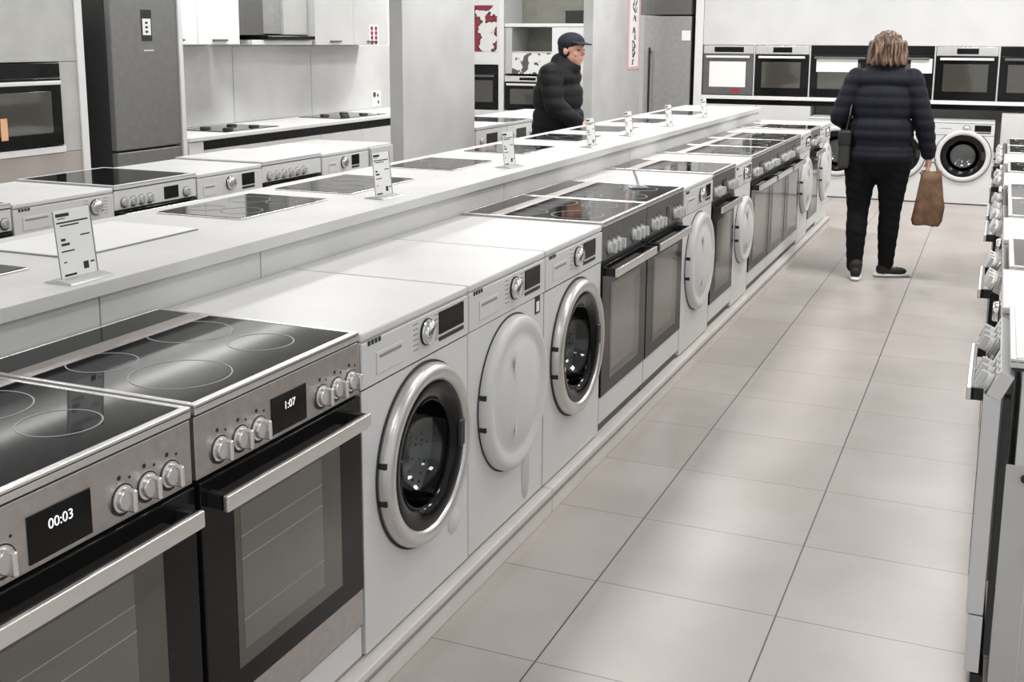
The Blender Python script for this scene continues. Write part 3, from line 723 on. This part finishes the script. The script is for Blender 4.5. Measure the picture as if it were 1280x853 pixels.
MB().box(-.35, 0, 0, .62, .06, .93, .003).build('door', 'lam', R); MB().box(-.35, -.02, 0, .62, 0, .058).build('kickboard', 'blackp', R)

# ---------------------------------------------------------------- right-hand row E (fronts face the aisle, -X)
XE, PE = 0.020, 0.045
platform('display_platform', .085, .72, [2.84, 5.2, 7.6, 9.75], PE, 'low platform under the right-hand row')
k6 = (.08, .15, .22, .44, .51, .575)
E_units = [('cook', 'lid', 'white'), ('wash',), ('cook', 'hob', 'steel'), ('wash',), ('cook', 'hob', 'steel'), ('cook', 'hob', 'grey'), ('wash',), ('cook', 'hob', 'steel'), ('wash',), ('cook', 'hob', 'grey'), ('cook', 'hob', 'grey')]
elab = ['white cooker with projecting bar handle, nearest of the right-hand row', 'white washing machine second from the near end of the right-hand row', 'steel cooker third from the near end of the right-hand row', 'white washing machine between two steel cookers in the right-hand row',
        'steel cooker fifth from the near end of the right-hand row', 'grey cooker sixth from the near end of the right-hand row', 'white washing machine just past the grey cooker in the right-hand row', 'steel cooker eighth from the near end of the right-hand row', 'white washing machine near the far end of the right-hand row',
        'grey cooker second from the far end of the right-hand row', 'grey cooker at the far end of the right-hand row']
for i, u in enumerate(E_units):
    yy = 2.84 + .62*i + .605
    if u[0] == 'cook':
        o = cooker((XE, yy, PE), .605, PI, style=u[2], top=u[1], slant=.42, setback=.05, pz0=.765, label=elab[i], handle=(.05, .50), hz=.735, hp=.012, door_m='white' if i == 0 else 'black', door_z=(.20, .762), group='right-hand row appliances', detail=True, disp=(.26, .37))
        if i == 0:
            MB().box(-.60, -.122, .601, .6045, .03, .80, .001).build('side_panel', 'lamgrey', o); MB().box(-.117, -.056, .601, .6045, .03, .60, .001).build('side_column', 'lamgrey', o)
            MB().box(-.055, -.040, .560, .6038, .10, .76).build('door_gap', 'rubber', o)
            q = MB(); q.rod((-.10, .603, .57), (-.10, .612, .57), .010); q.rod((-.13, .603, .38), (-.13, .614, .38), .012); q.build('side_screw', 'blackp', o)
    else:
        washer((XE+.03, yy, PE), .605, PI, 'dark', elab[i], 'right-hand row appliances', filt=False)

# ---------------------------------------------------------------- people
def remesh(name, mb, m, parent, voxel, smooth_it=6, fn=None, label=None):
    me = bpy.data.meshes.new('tmp'); mb.bm.to_mesh(me); mb.bm.free()
    ob = bpy.data.objects.new('tmp', me); COL.objects.link(ob)
    a = ob.modifiers.new('r', 'REMESH'); a.mode = 'VOXEL'; a.voxel_size = voxel
    b = ob.modifiers.new('s', 'SMOOTH'); b.factor = .5; b.iterations = smooth_it
    dg = bpy.context.evaluated_depsgraph_get(); dg.update()
    n = bpy.data.meshes.new_from_object(ob.evaluated_get(dg)); n.name = name
    bpy.data.objects.remove(ob); bpy.data.meshes.remove(me)
    if fn:
        nr = [v.normal.copy() for v in n.vertices]
        for v, q in zip(n.vertices, nr): v.co += q * fn(v.co, q)
    n.materials.clear(); n.materials.append(MT[m]); n.shade_smooth()
    o = bpy.data.objects.new(name, n); COL.objects.link(o); o.parent = parent
    if label: o['label'] = label
    return o
def hand(mb, wrist, palm_dir, side, up, curl=.6, s=1.0):
    """palm plus five bent fingers; palm_dir towards fingertips, side towards the thumb, up = back of hand"""
    d, t, u = Vector(palm_dir).normalized(), Vector(side).normalized(), Vector(up).normalized(); w = Vector(wrist)
    mb.ball(w + d*.045*s, (.0, 0, 0) if False else .024*s, 10)
    for k in (-1, 0, 1): mb.cap(w + t*.012*k*s, .017*s, w + d*.075*s + t*.022*k*s, .013*s, 10)
    for i, ln in enumerate((.070, .078, .072, .056)):
        b = w + d*.082*s + t*(.030-.020*i)*s; c1, c2, c3 = curl*.5, curl*1.2, curl*1.9
        p1 = b + (d*math.cos(c1) - u*math.sin(c1))*ln*.45*s; p2 = p1 + (d*math.cos(c2) - u*math.sin(c2))*ln*.32*s; p3 = p2 + (d*math.cos(c3) - u*math.sin(c3))*ln*.25*s
        mb.cap(b, .0095*s, p1, .009*s, 8); mb.cap(p1, .009*s, p2, .0085*s, 8); mb.cap(p2, .0085*s, p3, .0075*s, 8)
    b = w + d*.02*s + t*.024*s; p1 = b + (d*.6 + t*.6 - u*.3).normalized()*.038*s; p2 = p1 + (d*.9 - u*.5).normalized()*.03*s
    mb.cap(b, .013*s, p1, .0105*s, 8); mb.cap(p1, .0105*s, p2, .009*s, 8)

def head_parts(mb, c, fwd, s=1.0):
    """skull, jaw, nose, ears, neck; c = centre of head, fwd = facing direction"""
    c = Vector(c); f = Vector(fwd).normalized(); r = Vector((f.y, -f.x, 0)).normalized(); up = Vector((0, 0, 1))
    q = Matrix((r, f, up)).transposed().to_quaternion()
    mb.ball(c + up*.025*s - f*.01, (.076*s, .096*s, .092*s), 20, q)
    mb.ball(c - up*.045*s + f*.022*s, (.058*s, .066*s, .070*s), 18, q)
    mb.ball(c - up*.088*s + f*.058*s, (.024*s, .022*s, .020*s), 12, q)
    mb.cap(c + up*.015*s + f*.086*s, .009*s, c - up*.022*s + f*.104*s, .013*s, 10)
    for k in (-1, 1):
        mb.ball(c - up*.005*s + r*.076*s*k - f*.008, (.010*s, .018*s, .032*s), 10, q)
        mb.ball(c - up*.025*s + r*.035*s*k + f*.060*s, (.022*s, .02*s, .02*s), 10, q)
    mb.ball(c - up*.058*s + f*.086*s, (.024*s, .009*s, .006*s), 10, q)
    mb.cap(c - up*.05*s - f*.02, .055*s, c - up*.18*s - f*.035, .060*s, 14)
    return q

# --- woman seen from behind, facing +Y
WX, WY = -.745, 8.20
W = tag(empty('person', (WX, WY, 0)), 'person seen from behind in navy coat and black leggings, carrying a paper bag', 'person')
mb = MB()
head_parts(mb, (.012, .0, 1.585), (.05, 1, 0))
mb.cap((0, 0, 1.40), .085, (0, .0, 1.15), .14); mb.ball((0, 0, 1.34), (.19, .11, .11)); mb.ball((0, 0, 1.10), (.165, .12, .18)); mb.ball((0, -.005, .92), (.19, .135, .13))
for sx, kn, an, ft in ((-1, (-.122, .0, .47), (-.118, -.06, .095), (-.112, -.0, .05)), (1, (.090, .03, .47), (.078, .10, .095), (.11, .115, .05))):
    hp = (.105*sx - .01, 0, .86)
    mb.cap(hp, .112, kn, .066, 18); mb.cap(kn, .066, ((kn[0]+an[0])/2, (kn[1]+an[1])/2 - .018, .33), .066, 16); mb.cap(((kn[0]+an[0])/2, (kn[1]+an[1])/2 - .018, .33), .064, an, .042, 16)
    mb.cap(an, .042, (ft[0], ft[1], .036), .028)
# arms: left bent forward, right hanging
mb.cap((-.185, 0, 1.385), .055, (-.275, -.03, 1.13), .043); mb.cap((-.275, -.03, 1.13), .043, (-.20, .19, 1.02), .030)
mb.cap((.190, 0, 1.385), .055, (.275, -.01, 1.10), .043); mb.cap((.275, -.01, 1.10), .043, (.318, .03, .865), .030)
hand(mb, (.318, .03, .865), (.05, .05, -1), (0, 1, .0), (1, 0, 0), 1.1)
hand(mb, (-.20, .19, 1.02), (.5, .8, -.3), (.3, .2, 1), (-1, .4, 0), .7)
body = remesh('body', mb, 'skin', W, .008, 3)
mb = MB()   # leggings
mb.ball((0, -.005, .88), (.222, .165, .17))
for sx, kn, an in ((-1, (-.122, .0, .47), (-.118, -.06, .115)), (1, (.090, .03, .47), (.078, .10, .115))):
    hp = (.108*sx - .01, 0, .84); cf = ((kn[0]+an[0])/2, (kn[1]+an[1])/2 - .018, .33); an = (an[0], an[1], .088)
    mb.cap(hp, .122, kn, .073, 20); mb.cap(kn, .073, cf, .072, 18); mb.cap(cf, .070, an, .053, 18)
remesh('leggings', mb, 'legging', W, .009, 4, lambda c, n: .0015*math.sin(c.z*90+c.x*40))
mb = MB()   # coat
mb.ball((0, 0, 1.385), (.205, .125, .095)); mb.ball((0, 0, 1.22), (.205, .15, .22)); mb.ball((0, -.005, 1.02), (.215, .165, .20)); mb.ball((0, -.005, .88), (.225, .17, .12))
mb.cap((-.04, -.01, 1.47), .078, (.05, -.01, 1.47), .078)
mb.cap((-.175, 0, 1.385), .078, (-.278, -.03, 1.13), .064); mb.cap((-.278, -.03, 1.13), .064, (-.205, .17, 1.03), .050)
mb.cap((.180, 0, 1.385), .078, (.278, -.01, 1.10), .064); mb.cap((.278, -.01, 1.10), .064, (.314, .025, .90), .050)
remesh('coat', mb, 'navy', W, .010, 4, lambda c, n: .006*abs(math.sin(c.z*42)))
mb = MB()   # hair
mb.ball((.012, -.012, 1.625), (.102, .115, .095)); mb.ball((.012, -.030, 1.565), (.118, .10, .088))
for i in range(23):
    a = PI*1.02 + (i/22)*PI*.96; rr = .110
    x, yv = rr*math.cos(a), rr*.95*math.sin(a) - .005
    mb.cap((.012+x*.85, yv*.85, 1.62), .036, (.012+x*1.10, yv*1.02, 1.500 + .010*math.sin(i*2.3)), .016, 10)
remesh('hair', mb, 'hair', W, .007, 2, lambda c, n: .005*math.sin(c.x*160)*math.cos(c.z*30))
for cx, cy, rz in ((-.108, -.045, .10), (.115, .110, -1.15)):
    S = empty('shoe', (cx, cy, 0), rz); S.parent = W
    s1 = MB()
    for t in range(9): 
        q = t/8; s1.ball((0, -.10+.215*q, .014), (.034 + .012*math.sin(q*PI), .03, .0135), 12)
    s1.rod((0, 0, .002), (0, 0, .02), .02)
    remesh('sole', s1, 'sole', S, .005, 2)
    s2 = MB(); s2.ball((0, -.055, .055), (.038, .052, .045)); s2.ball((0, .03, .040), (.040, .085, .030)); s2.cap((0, -.045, .06), .040, (0, -.045, .105), .046)
    remesh('upper', s2, 'shoe', S, .005, 3)
    l = MB()
    for t in range(4): l.rod((-.02, .0+.018*t, .072-.006*t), (.02, .004+.018*t, .072-.006*t), .0025, n=6)
    l.build('laces', 'sole', S)
# paper bag in right hand
B = tag(empty('paper_bag', (-.40, 8.235, .40)), 'crumpled brown paper bag hanging from the person\'s right hand', 'bag')
m = MB()
N = 10
prof = [(0, .085, .052), (.03, .098, .06), (.12, .095, .058), (.22, .082, .052), (.31, .070, .044), (.37, .066, .040)]
rings = []
for zz, hx, hy in prof:
    ring = []
    for i in range(24):
        a = 2*PI*i/24; sx = math.copysign(abs(math.cos(a))**.35, math.cos(a)); sy = math.copysign(abs(math.sin(a))**.35, math.sin(a))
        ring.append(m.bm.verts.new((hx*sx*(1+.05*math.sin(i*3.1+zz*40)) + (-.015+.02*zz/.37 if zz < .1 else 0), hy*sy*(1+.08*math.cos(i*2.3+zz*55)), zz + .006*math.sin(i*1.9))))
    rings.append(ring)
for A_, B_ in zip(rings, rings[1:]):
    for i in range(24): m.bm.faces.new((A_[i], A_[(i+1) % 24], B_[(i+1) % 24], B_[i]))
m.bm.faces.new(list(reversed(rings[0])))
bag = m.build('bag_body', 'kraft', B, 40)
md = bag.modifiers.new('thickness', 'SOLIDIFY'); md.thickness = .002
h = MB()
for sy in (-.03, .03):
    pts = [(-.035, sy, .36), (-.030, sy*.6, .40), (-.012, 0, .432), (.012, 0, .432), (.030, sy*.6, .40), (.035, sy, .36)]
    for a, b in zip(pts, pts[1:]): h.cap(a, .004, b, .004, 8)
h.build('bag_handle', 'kraft', B)
# shoulder bag on left hip
B = tag(empty('handbag', (-.975, 8.20, .78)), 'black handbag at the left hip of the person in the navy coat', 'bag')
MB().box(-.035, .045, -.13, .13, 0, .25, .02, 3).build('bag_body', 'fridged', B)
MB().box(-.040, .050, -.135, .135, .15, .262, .02, 3).build('flap', 'blackp', B)
s = MB(); pts = [(.01, -.11, .24), (.03, -.115, .36), (.035, -.06, .45), (.035, .06, .45), (.03, .115, .36), (.01, .11, .24)]
for a, b in zip(pts, pts[1:]): s.cap(a, .007, b, .007, 8)
s.build('strap', 'blackp', B)

# --- man with cap, facing +X, in the gap behind the counter
X0, Y0 = -3.06, 8.10
P_ = tag(empty('person', (X0, Y0, 0)), 'person in dark cap and black quilted jacket walking behind the long counter', 'person')
fw = Vector((1, -.18, 0)).normalized()
mb = MB()
hc = (.085, -.01, 1.565)
hq = head_parts(mb, hc, (1, -.30, 0), 1.04)
mb.cap((.01, 0, 1.42), .09, (-.01, 0, 1.15), .14); mb.ball((-.02, 0, 1.34), (.12, .20, .12)); mb.ball((-.02, 0, 1.08), (.13, .17, .17)); mb.ball((-.02, 0, .92), (.14, .18, .13))
for sy, kx in ((-1, .10), (1, -.06)):
    kn = (kx, .10*sy, .49); an = (kx - .14 if kx < 0 else kx + .02, .10*sy, .09)
    mb.cap((-.01, .10*sy, .88), .10, kn, .066); mb.cap(kn, .064, (kn[0]*.5+an[0]*.5-.02, kn[1], .32), .06); mb.cap((kn[0]*.5+an[0]*.5-.02, kn[1], .32), .058, an, .042); mb.cap(an, .042, (an[0]+.10, an[1], .04), .035)
mb.cap((-.01, -.20, 1.38), .058, (.04, -.25, 1.15), .047); mb.cap((.04, -.25, 1.15), .047, (.225, -.20, 1.03), .032)
mb.cap((-.01, .20, 1.38), .058, (-.04, .25, 1.13), .047); mb.cap((-.04, .25, 1.13), .047, (.08, .24, .93), .032)
hand(mb, (.225, -.20, 1.03), (1, .1, -.45), (0, .4, 1), (0, -1, .3), .6)
hand(mb, (.08, .24, .93), (.5, 0, -1), (1, 0, .3), (0, 1, 0), .6)
remesh('body', mb, 'skin', P_, .008, 3)
mb = MB()   # jacket
mb.ball((-.02, 0, 1.37), (.155, .225, .115)); mb.ball((-.03, 0, 1.22), (.185, .225, .20)); mb.ball((-.025, 0, 1.05), (.19, .22, .18))
mb.rod((-.025, 0, 1.10), (-.025, 0, .905), .185, .205, 28)
mb.cap((.0, 0, 1.45), .095, (.05, -.01, 1.43), .095)
mb.cap((-.01, -.205, 1.38), .085, (.045, -.255, 1.16), .072); mb.cap((.045, -.255, 1.16), .072, (.20, -.205, 1.045), .052)
mb.cap((-.01, .205, 1.38), .085, (-.04, .255, 1.14), .072); mb.cap((-.04, .255, 1.14), .072, (.06, .24, .96), .054)
remesh('jacket', mb, 'jacket', P_, .010, 4, lambda c, n: .008*abs(math.sin(c.z*36)))
mb = MB()   # trousers
for sy, kx in ((-1, .10), (1, -.06)):
    kn = (kx, .10*sy, .49); an = (kx - .14 if kx < 0 else kx + .02, .10*sy, .10)
    mb.cap((-.01, .10*sy, .87), .115, kn, .080); mb.cap(kn, .080, an, .060)
remesh('trousers', mb, 'jeans', P_, .010, 3)
mb = MB()   # short dark hair
mb.ball((hc[0]-.022, hc[1]+.005, hc[2]+.020), (.092, .086, .092)); mb.ball((hc[0]-.055, hc[1]+.012, hc[2]-.03), (.055, .068, .06))
remesh('hair', mb, 'cap', P_, .006, 2)
mb = MB()   # cap with visor
mb.ball((hc[0]-.012, hc[1]+.004, hc[2]+.058), (.106, .094, .078))
v1 = Vector((1, -.30, 0)).normalized(); v2 = Vector((v1.y, -v1.x, 0))
for t in range(-4, 5):
    a = t/4; p = Vector(hc) + v2*.066*a + Vector((0, 0, .060))
    mb.cap(p + v1*.05, .007, p + v1*(.165 - .045*a*a) - Vector((0, 0, .016)), .006, 8)
remesh('cap', mb, 'cap', P_, .005, 2)
mb = MB(); c = Vector(hc)
for k in (-1, 1): MB().ball(c + v1*.083 + v2*.032*k + Vector((0, 0, .004)), (.009, .010, .006), 10).build('eye', 'ink', P_)
for sy, cx in ((-1, .13), (1, -.19)):
    S = empty('shoe', (cx, .10*sy, 0)); S.parent = P_
    s1 = MB()
    for t in range(9): s1.ball((-.10+.235*t/8, 0, .014), (.03, .040+.010*math.sin(t/8*PI), .0135), 12)
    remesh('sole', s1, 'sole', S, .006, 2)
    s2 = MB(); s2.ball((-.04, 0, .055), (.055, .040, .045)); s2.ball((.045, 0, .042), (.085, .042, .032)); s2.cap((-.03, 0, .06), .042, (-.03, 0, .10), .046); remesh('upper', s2, 'shoe', S, .006, 3)
